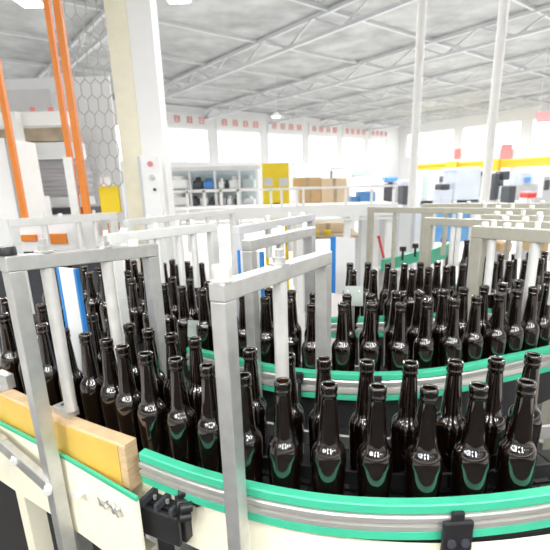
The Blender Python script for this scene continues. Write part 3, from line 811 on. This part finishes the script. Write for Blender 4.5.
# white elevated conveyor with guard rails crossing the middle distance
YC = 4.2
t = thing('elevated_conveyor', 'long white elevated conveyor with guard rails across the middle distance', 'conveyor', (aty(270, 212, YC).x, YC + .2, 0))
def E_(nm, m_, *a, depth=.3, Y=YC):
    c, s = pbox(*a, Y, depth); return MB().box(c, s).build(nm, M[m_], t)
E_('deck_beam', 'white', 160, 206.5, 398, 218.5, depth=.5)
E_('top_rail', 'white', 160, 188, 398, 190.2, depth=.025)
E_('lower_rail', 'white', 160, 220.5, 398, 222.5, depth=.04)
for px in (166, 187, 204, 221, 238, 271, 281.5, 297, 303.5, 346, 372, 394): E_('rail_post', 'white', px - 1.2, 189, px + 1.2, 207, depth=.03)
for px in (175, 235, 300, 349, 392):
    e = aty(px, 218, YC); MB().box((e.x, YC + .1, e.z / 2), (.06, .06, e.z)).build('leg', M['white'], t)

# yellow panel with two grey squares
t = thing('safety_board', 'yellow panel with two light grey squares behind the white conveyor', 'panel', (aty(277, 200, 6.0).x, 6.0, 0))
c, s = pbox(262.5, 163, 289, 206, 6.0, .05); MB().box(c, s).build('panel_sheet', M['yellow'], t)
for a_ in ((264, 178, 272.5, 186), (279, 178, 288, 186)):
    mb = MB(); front_box(mb, *a_, 5.985, .015); mb.build('grey_square', M['lgrey'], t)
mb = MB(); front_box(mb, 270, 203, 283, 222, 6.0, .05); mb.build('lower_panel', M['yellow'], t)
for px in (266, 286): e = aty(px, 210, 6.02); MB().box((e.x, 6.02, e.z / 2), (.05, .05, e.z)).build('leg', M['yellow'], t)

# cardboard stacks on pallets
def carton(label, a_, Y, m_, d=.5):
    c, s = pbox(*a_, Y, d)
    root = thing('cardboard_box', label, 'box', (c[0], c[1], c[2] - s[2] / 2), 'cardboard stacks behind the white conveyor')
    ca = MB().box(c, s).build('carton', M[m_], root, bevel=.005)
    MB().box((c[0], Y - .003, c[2]), (s[0] * .12, .006, s[2] * .98)).build('tape', M['brownish'], ca)
    return c, s
carton('flat brown cardboard stack, upper layer right of yellow panel', (294, 177.5, 321, 186.5), 6.4, 'card')
carton('flat brown cardboard stack, lower layer right of yellow panel', (300, 187, 321, 203.5), 6.4, 'card')
carton('pale cardboard stack, upper layer left of the blue bin', (321.5, 178, 347, 187.5), 6.4, 'card_pale')
carton('pale cardboard stack, lower layer left of the blue bin', (321.5, 188, 349, 203.5), 6.4, 'card_pale')
lo = aty(320, 204, 6.4).z
t = thing('stack_table', 'low white table carrying the cardboard stacks', 'table', (aty(320, 204, 6.6).x, 6.65, 0))
c, s = pbox(292, 203.8, 351, 206, 6.38, .6); MB().box((c[0], c[1], lo - .012), (s[0], .6, .024)).build('table_top', M['offwhite'], t)
for px in (295, 348):
    for yy in (6.42, 6.92): MB().box((aty(px, 204, 6.4).x, yy, (lo - .024) / 2), (.05, .05, lo - .024)).build('leg', M['offwhite'], t)
c, s = carton('lower cardboard box below the white conveyor, beside yellow parts', (311, 223, 345, 233), 5.6, 'card_pale', .4)
t = thing('work_bench', 'tan work bench under the lower cardboard box and yellow parts', 'bench', (c[0], 5.7, 0))
zb_ = c[2] - s[2] / 2
MB().box((c[0], 5.7, zb_ - .02), (.75, .8, .04)).build('bench_top', M['brownish'], t)
for sx in (-.33, .33):
    for yy in (5.4, 6.0): MB().box((c[0] + sx, yy, (zb_ - .04) / 2), (.05, .05, zb_ - .04)).build('leg', M['lgrey'], t)
for i, px in enumerate((315, 327)):
    e = aty(px, 236, 5.45)
    o = MB().lathe([(0, 0), (.045, 0), (.05, .01), (.05, .05), (.03, .06), (.03, .045), (0, .045)], 16, (e.x, 5.42, zb_)).build('yellow_drum', M['yellow'], None, smooth=True)
    tag(o, 'small round yellow drum on the tan bench, %s one' % ('left', 'right')[i], 'drum', 'yellow drums on the bench')

# blue bins and dark machines farther right
def bin_(label, a_, Y, m_='bluebin'):
    c, s = pbox(*a_, Y, .4); root = thing('storage_bin', label, 'bin', (c[0], c[1], 0))
    x, y, z = c; w_, d_, h_ = s
    MB().box((x, y - d_ / 2 + .01, z), (w_, .02, h_)).box((x, y + d_ / 2 - .01, z), (w_, .02, h_)).box((x - w_ / 2 + .01, y, z), (.02, d_ - .04, h_)).box((x + w_ / 2 - .01, y, z), (.02, d_ - .04, h_)).box((x, y, z - h_ / 2 + .01), (w_, d_, .02)).build('bin_body', M[m_], root)
    MB().box((x, y, (z - h_ / 2) / 2), (w_ * .7, d_ * .7, z - h_ / 2)).build('stand', M['offwhite'], root)
bin_('blue plastic bin right of the pale cardboard stacks', (360, 192, 375, 205), 7.5)
bin_('small blue plastic bin between pale cardboard and larger bin', (351, 197, 357, 205), 7.5)

def machine(label, Y, parts, name='machine', cat='machine', group=None):
    xs = [aty((p[1] + p[3]) / 2, 190, Y).x for p in parts]
    root = thing(name, label, cat, (sum(xs) / len(xs), Y, 0), group)
    for p in parts:
        c, s = pbox(*p[1:5], Y + (p[6] if len(p) > 6 else 0), p[5]); MB().box(c, s).build(p[0], M[p[7] if len(p) > 7 else 'white'], root, bevel=min(.03, min(s) * .2))
    lowest = min(aty((p[1] + p[3]) / 2, p[4], Y).z for p in parts)
    wide = max(parts, key=lambda p: p[3] - p[1]); c, s = pbox(*wide[1:5], Y, wide[5])
    if lowest > .05: MB().box((c[0], c[1], lowest / 2), (s[0] * .8, s[1] * .8, lowest)).build('plinth', M['lgrey'], root)
    return root
# shelving with machine parts along the left window wall
YS = 13.0
t = thing('storage_shelf', 'long grey shelving with white and dark machine parts, left background', 'shelf', (aty(210, 190, YS).x, YS + .4, 0))
def S_(nm, m_, *a, depth=.6, Y=YS):
    c, s = pbox(*a, Y, depth); return MB().box(c, s).build(nm, M[m_], t)
S_('back_panel', 'teal', 158, 170, 258, 206, depth=.05, Y=YS + .7)
S_('top_board', 'lgrey', 156, 166.5, 260, 170.5)
S_('shelf_board', 'white', 158, 189.5, 258, 192)
S_('bottom_board', 'white', 158, 206, 258, 209)
for px in (159, 191, 216, 240, 257): S_('upright', 'lgrey', px - 1, 170, px + 1, 226, depth=.1)
rr = random.Random(11)
items = [(167, 176, 188, 189, 'white'), (193, 177, 202, 189, 'dark'), (203, 178, 214, 189, 'bluebin'), (218, 178, 224, 189, 'white'), (224, 180, 229, 189, 'dark'), (229, 176, 238, 189, 'offwhite'), (243, 175, 255, 189, 'teal'),
         (164, 194, 187, 206, 'offwhite'), (190, 196, 198, 206, 'dark'), (200, 194, 208, 206, 'lgrey'), (209, 197, 214, 206, 'dark'), (218, 194, 226, 206, 'grey'), (227, 196, 232, 206, 'white'), (234, 195, 238, 206, 'dark'), (243, 196, 255, 206, 'lgrey')]
words = {'white': 'white', 'dark': 'black', 'bluebin': 'blue', 'offwhite': 'off-white', 'teal': 'grey green', 'lgrey': 'pale grey', 'grey': 'mid grey'}
for i, (x0_, y0_, x1_, y1_, m_) in enumerate(items):
    lvl = 'upper' if y1_ < 200 else 'lower'
    same = [q for q in items if q[4] == m_ and (q[3] < 200) == (y1_ < 200)]
    pos = '' if len(same) == 1 else (', leftmost of its colour' if same.index(items[i]) == 0 else ', rightmost of its colour')
    if len(same) == 3 and same.index(items[i]) == 1: pos = ', between others of its colour'
    c, s = pbox(x0_, y0_, x1_, y1_ - .2, YS + .14, .4)
    root = thing('machine_part', '%s machine part on the %s board of the left shelving%s' % (words[m_], lvl, pos), 'machine part', (c[0], c[1], c[2] - s[2] / 2), 'machine parts on the left shelving')
    MB().box((c[0], c[1], c[2] - s[2] * .15), (s[0], s[1], s[2] * .7)).build('housing', M[m_], root, bevel=.04)
    MB().cyl((c[0], c[1], c[2] + s[2] * .2), (c[0], c[1], c[2] + s[2] * .5), s[0] * .28, 14).build('top_drum', M[m_], root, smooth=True)

machine('dark framed filling machine between blue bin and white column', 15.0, [('body', 384, 184, 392, 205, .8, 0, 'dark'), ('white_box', 376, 180, 384, 205, .8, 0, 'lgrey'), ('head', 393, 180, 402, 192, .8, 0, 'grey'), ('lower_box', 393, 193, 404, 205, .8, 0, 'grey'), ('cap', 386, 177, 398, 182, .6, 0, 'bluebin')])
machine('wide white cabinet just right of the left white column', 16.0, [('body', 421, 170, 439, 205, 1.0, 0, 'lgrey'), ('door_panel', 423, 176, 428, 200, .1, -.1, 'teal'), ('base', 419, 200, 441, 206, 1.2, 0, 'cool')])
machine('blue grey machine left of the large white enclosure', 18.6, [('body', 441, 182, 452, 204, .8, 0, 'grey'), ('head', 443, 176, 449, 182, .6, 0, 'dark')])
machine('large white enclosure below the orange crane beam', 16.0, [('body', 455, 169, 480, 203, 1.2, 0, 'cool'), ('roof', 454, 167, 481, 170, 1.3, 0, 'lgrey'), ('base', 453, 199, 482, 206, 1.3, 0, 'grey')])
machine('black open frame machine right of the tall right column', 14.0, [('frame', 494, 173, 499, 200, .6, 0, 'dark'), ('frame', 503, 171, 509, 198, .6, 0, 'dark'), ('bridge', 497, 180, 506, 185, .5, 0, 'dark'), ('panel', 499, 186, 503, 200, .4, 0, 'teal')])
machine('bulky pale machine with rounded hood near the right edge', 15.0, [('body', 512, 184, 538, 199, 1.0, 0, 'grey'), ('hood', 518, 172, 534, 185, .8, 0, 'cool'), ('motor', 526, 177, 531, 182, .1, -.12, 'bluebin'), ('base', 510, 197, 542, 204, 1.1, 0, 'grey')])
machine('grey machine cut by the right edge of the frame', 17.5, [('body', 543, 176, 556, 202, 1.0, 0, 'grey'), ('door_panel', 545, 180, 550, 190, .1, -.1, 'dark')])
machine('dark grey press just left of the left white column', 13.5, [('body', 403, 186, 411, 205, .6, 0, 'dark'), ('head', 402, 180, 410, 186, .6, 0, 'cool')])
machine('squat grey machine with dark top between white cabinet and enclosure', 13.0, [('body', 440, 190, 452, 205, .6, 0, 'cool'), ('dark_top', 441, 184, 450, 190, .5, 0, 'dark')])
machine('narrow dark cabinet just right of the large white enclosure', 18.8, [('body', 481.5, 176, 488, 203, .6, 0, 'grey'), ('dark_top', 481.5, 171, 487, 176, .5, 0, 'dark')])
machine('low dark machine between the black open frame and pale hooded machine', 13.0, [('body', 509, 186, 516, 203, .5, 0, 'dark'), ('blue_head', 510, 180, 515, 186, .4, 0, 'cool')])
machine('small red crate before the pale hooded machine', 11.0, [('crate_body', 528, 193, 537, 198, .4, 0, 'red'), ('crate_rim', 527.5, 192, 537.5, 193.5, .42, 0, 'rose')], 'crate', 'crate')
machine('low white bench machine in front of left window wall', 20.0, [('body', 296, 168, 330, 180, 1.0, 0, 'teal'), ('top', 294, 164, 352, 169, 1.1, 0, 'lgrey'), ('end_box', 333, 170, 352, 182, 1.0, 0, 'offwhite')])
machine('tall pale blue machine tower right of pale cardboard', 18.0, [('tower', 355, 176, 366, 204, 1.0, 0, 'offwhite'), ('top', 352, 170, 372, 176, 1.1, 0, 'teal')])

# two tall white columns
def column(label, top_px, bot_px, w_, Y):
    a, b = aty(*bot_px, Y), aty(*top_px, Y); x = (a.x + b.x) / 2
    t = thing('round_column', label, 'column', (x, Y, 0))
    MB().cyl((x, Y, 0.02), (x, Y, HZ - .02), w_, 24).build('shaft', M['white'], t, smooth=True)
    MB().cyl((x, Y, 0.0), (x, Y, 0.02), w_ * 1.8, 24).build('base_plate', M['lgrey'], t, smooth=True)
column('tall white column left of centre right, above the thin tan gate', (417, 97), (412, 200), .066, 7.5)
column('tall white column rising at right in front of the crane beam', (494, 97), (485.5, 200), .075, 8.0)

# orange crane beam on the end wall
def on_right_wall(px, py, inset):
    o = c00 - U * inset; tt = hit(px, o, N, py); p = o + N * tt; r = ray(px, py); k = p.y / r[1]
    return Vector((p.x, p.y, CH + r[2] * k))
a, b = on_right_wall(418, 166, 6.0), on_right_wall(560, 164.5, 6.0); zc = (a.z + b.z) / 2
t = thing('crane_beam', 'long orange overhead crane beam across the right background', 'crane beam', ((a.x + b.x) / 2, (a.y + b.y) / 2, zc))
a.z = b.z = zc
MB().bar(a, b, .45, .5).build('girder', M['crane'], t)
MB().bar(a + Vector((0, 0, .29)), b + Vector((0, 0, .29)), .6, .08).build('runway_rail', M['yellow'], t)
for f in (.12, .42, .72, .97):
    q = a + (b - a) * f; MB().box((q.x, q.y, (zc - .25) / 2), (.3, .3, zc - .25)).build('support_column', M['lgrey'], t)
for f in (.3, .6): 
    q = a + (b - a) * f - Vector((.2, .3, .0)); MB().box((q.x, q.y, zc - .05), (.9, .5, .9), ang(N)).build('trolley', M['crane'], t)
for (px, py, lab) in ((457.5, 154, 'small faded red notice above the crane beam, left one'), (506, 152, 'larger faded red notice above crane beam, right of right column')):
    q = on_right_wall(px, py, 0.35); o = MB().box(q, (.6 if px < 480 else 1.0, .05, .9 if px < 480 else 1.3), ang(N)).build('wall_notice', M['rose'])
    tag(o, lab, 'notice', 'faded red notices on the end wall')
# hanging red banner near the ceiling, upper right
q = aty(547, 117, 22.0)
t = thing('hanging_banner', 'faded red banner hanging under the roof, upper right corner', 'banner', (q.x, q.y, q.z))
MB().box((q.x + .3, q.y, q.z), (1.6, .04, .45)).build('banner_cloth', M['rose'], t)
for s in (-.4, 1.0): MB().cyl((q.x + s, q.y, q.z + .22), (q.x + s, q.y, HZ - .02), .012, 6).build('hanging_wire', M['lgrey'], t)

# white partition with curtain panels, red stick and blue poster board
YW = 5.2
t = thing('partition_screen', 'white partition of three tall sheet panels behind the green guide strip', 'partition', (aty(398, 240, YW).x, YW, 0))
for (x0_, x1_, m_) in ((360, 380.5, 'offwhite'), (381, 397, 'lgrey'), (397.5, 413, 'offwhite'), (413.5, 434, 'white')):
    a, b = aty(x0_, 225, YW), aty(x1_, 225, YW); zt_ = aty(395, 211, YW).z
    MB().box(((a.x + b.x) / 2, YW, .04 + zt_ / 2), (b.x - a.x, .03, zt_ - .08)).build('sheet_panel', M[m_], t)
for px in (360, 381, 397.3, 413.2, 434):
    a = aty(px, 225, YW - .02); MB().box((a.x, YW - .02, aty(395, 210, YW).z / 2), (.03, .03, aty(395, 210, YW).z)).build('frame_post', M['lgrey'], t)
a, b = aty(379, 238, 4.0), aty(385.5, 256, 4.0)
t = tag(MB().cyl(a, (b.x + .012, b.y, 0.0 + b.z - .12), .012, 10).cyl(a, a + Vector((-.004, 0, .02)), .016, 10).build('red_handle', M['red'], None), 'thin red handle leaning before the white partition', 'handle')
t = thing('handle_rack', 'low grey rack holding the leaning red handle', 'rack', (b.x, 4.05, 0))
MB().box((b.x + .02, 4.05, (b.z - .12) / 2), (.22, .2, b.z - .125)).build('rack_body', M['lgrey'], t, bevel=.01)
t = thing('poster_board', 'bright blue printed poster board with white frame bars, right of partition', 'poster', (aty(453, 225, 4.9).x, 4.9, 0))
c, s = pbox(434.5, 212, 471, 242, 4.9, .03); MB().box(c, s).build('printed_sheet', M['sky_print'], t)
for px in (434, 453, 471): a = aty(px, 225, 4.88); MB().box((a.x, 4.885, (c[2] + s[2] / 2) / 2), (.035, .025, c[2] + s[2] / 2)).build('frame_bar', M['offwhite'], t)
# tan cartons seen under the right gates
for (a_, lab) in (((500, 243, 512, 252), 'tan carton beyond the far bottles under the right gate'), ((537, 238, 549, 252), 'pale tan carton near the right edge beyond the bottles')):
    c, s = pbox(*a_, 3.6, .25); root = thing('carton', lab, 'box', (c[0], c[1], 0), 'cartons beyond the far bottles')
    MB().box(c, s).build('carton_body', M['card'], root, bevel=.004); MB().box((c[0], c[1], (c[2] - s[2] / 2) / 2), (s[0] * .8, .2, c[2] - s[2] / 2)).build('stand', M['lgrey'], root)
    MB().box((c[0], c[1] - s[1] / 2 - .002, c[2]), (s[0] * .15, .004, s[2])).build('tape', M['brownish'], root)

# ------------------------------------------------------------------ lights
# keep bottles clear of the gate posts
posts = [(sum(((o.matrix_basis @ v.co + parent_world(o.parent)) for v in o.data.vertices), Vector()) / len(o.data.vertices), max(.018, (o.data.vertices[0].co - o.data.vertices[2].co).length)) for o in C.objects if o.type == 'MESH' and o.name.split('.')[0] == 'post' and o.parent.name.startswith('portal_gate')]
pr = [(c_.x, c_.y, max(.72 * w_, .022)) for c_, w_ in posts]
bots = [o for o in C.objects if o.name.startswith('beer_bottle')]
for it in range(12):
    for o in bots:
        for (px_, py_, r_) in pr:
            v = Vector((o.location.x - px_, o.location.y - py_)); need = r_ + .033 - v.length
            if need > 0: v.normalize(); o.location.x += v.x * need; o.location.y += v.y * need
    for i_, a_ in enumerate(bots):
        for b_ in bots[:i_]:
            v = Vector((a_.location.x - b_.location.x, a_.location.y - b_.location.y)); need = .0655 - v.length
            if need > 0: v.normalize(); v *= need / 2; a_.location.x += v.x; a_.location.y += v.y; b_.location.x -= v.x; b_.location.y -= v.y
FILL_LIGHTS = [(5, 12, 1100), (11, 9, 900), (0, 18, 1500), (9, 18, 1500), (17, 16, 1500), (6, 27, 1800), (15, 27, 1800), (14, 38, 1800), (-9, 14, 1100), (-16, 8, 1100)]  # bare area lights added to brighten the far hall, no fixtures
for i, (x, y, wt) in enumerate(FILL_LIGHTS):
    ld = bpy.data.lights.new('fill_light', 'AREA'); ld.shape = 'RECTANGLE'; ld.size = 0.5; ld.size_y = 3.0; ld.energy = wt * KL
    lo_ = bpy.data.objects.new('fill_light', ld); C.objects.link(lo_); lo_.location = (x, y, HZ - 0.9); lo_.rotation_euler = (0, 0, 0.9)
fix = None
for ix in range(6):
    for iy in range(10):
        x, y = -9.6 + 3.7 * ix, -21.2 + 3.7 * iy
        if fix is None:
            fix = thing('ceiling_lamp', 'white panel lamp fixture hanging in rows under the grey roof', 'lamp', (x, y, HZ - 1.1), 'ceiling lamps in rows')
            MB().box((x, y, HZ - 1.04), (.6, 1.5, .05)).build('housing', M['white'], fix)
            MB().box((x, y, HZ - 1.08), (.50, 1.4, .025)).build('lamp_panel', M['tube'], fix)
            MB().cyl((x, y, HZ - 1.01), (x, y, HZ - .02), .01, 6).build('drop_wire', M['lgrey'], fix)
        else:
            n_ = fix.copy(); C.objects.link(n_); n_.location = (x, y, HZ - 1.1)
            for ch in list(fix.children):
                k_ = ch.copy(); C.objects.link(k_); k_.parent = n_
LOW = [(.6, -2.6, 3.1), (-.7, -2.5, 3.1), (2.4, -1.2, 3.0), (-2.4, -1.4, 3.0), (-1.4, -1.0, 3.2), (1.2, -1.0, 3.2), (-1.9, -1.9, 3.3), (-.2, -1.3, 3.4), (1.5, -1.9, 3.3), (-1.0, -3.6, 3.5), (1.0, -3.8, 3.5), (3.0, -.2, 3.3), (-2.9, -.3, 3.3)]  # added lamps out of view, for bottle highlights and foreground light
lab = 'unseen lamp added above the frame for bottle highlights'
for (x, y, z) in LOW:
    t = thing('highlight_lamp', lab, 'lamp', (x, y, z), 'added highlight lamps above the frame')
    MB().box((x, y, z + .05), (.30, 1.1, .06)).build('housing', M['white'], t)
    for s in (-.45, .45): MB().cyl((x, y + s, z + .08), (x, y + s, HZ - .02), .006, 6).build('hanging_wire', M['lgrey'], t)
    ld = bpy.data.lights.new('highlight_light', 'AREA'); ld.shape = 'RECTANGLE'; ld.size = .26; ld.size_y = 1.0; ld.energy = LL
    lo_ = bpy.data.objects.new('highlight_light', ld); C.objects.link(lo_); lo_.location = (x, y, z + .015)
q = aty(276, 117, 26.0)
t = thing('high_bay_lamp', 'single bright round lamp hanging under the grey roof', 'lamp', tuple(q))
MB().lathe([(0, 0), (.24, 0), (.26, .04), (.14, .22), (.05, .26), (0, .26)], 20, tuple(q)).build('reflector', M['white'], t, smooth=True)
MB().cyl(q - Vector((0, 0, .02)), q - Vector((0, 0, .001)), .23, 20).build('diffuser', M['lampwhite'], t)
MB().cyl(q + Vector((0, 0, .26)), (q.x, q.y, HZ - .02), .015, 6).build('drop_wire', M['lgrey'], t)

w = bpy.data.worlds.new('World'); S.world = w; w.use_nodes = True
w.node_tree.nodes['Background'].inputs[0].default_value = (1.0, 0.99, 0.97, 1)
w.node_tree.nodes['Background'].inputs[1].default_value = WS
sd = bpy.data.lights.new('sun', 'SUN'); sd.energy = 0.0

# ------------------------------------------------------------------ camera
cd = bpy.data.cameras.new('camera'); cam = bpy.data.objects.new('camera', cd); C.objects.link(cam)
cd.sensor_width = 36; cd.sensor_fit = 'HORIZONTAL'; cd.lens = F / 550 * 36; cd.clip_start = .02; cd.clip_end = 300
cd.shift_y = (CY - 275) / 550
fwd = Vector((0, math.cos(TH), -math.sin(TH)))
c_, s_ = math.cos(RO), math.sin(RO)
Rr, Dn = Vector((1, 0, 0)), Vector((0, -math.sin(TH), -math.cos(TH)))
right = Rr * c_ + Dn * s_           # image x axis: +x moves along horizon and down by roll
down = -Rr * s_ + Dn * c_
mx = Matrix((right, -down, -fwd)).transposed().to_4x4(); mx.translation = Vector((0, 0, CH))
cam.matrix_world = mx
cd.dof.use_dof = True; cd.dof.focus_distance = 0.95; cd.dof.aperture_fstop = cd.lens / 1000 / 0.0045
S.camera = cam
S.view_settings.view_transform = 'Standard'; S.view_settings.look = 'None'
S.view_settings.exposure = EX; S.view_settings.gamma = 1.0
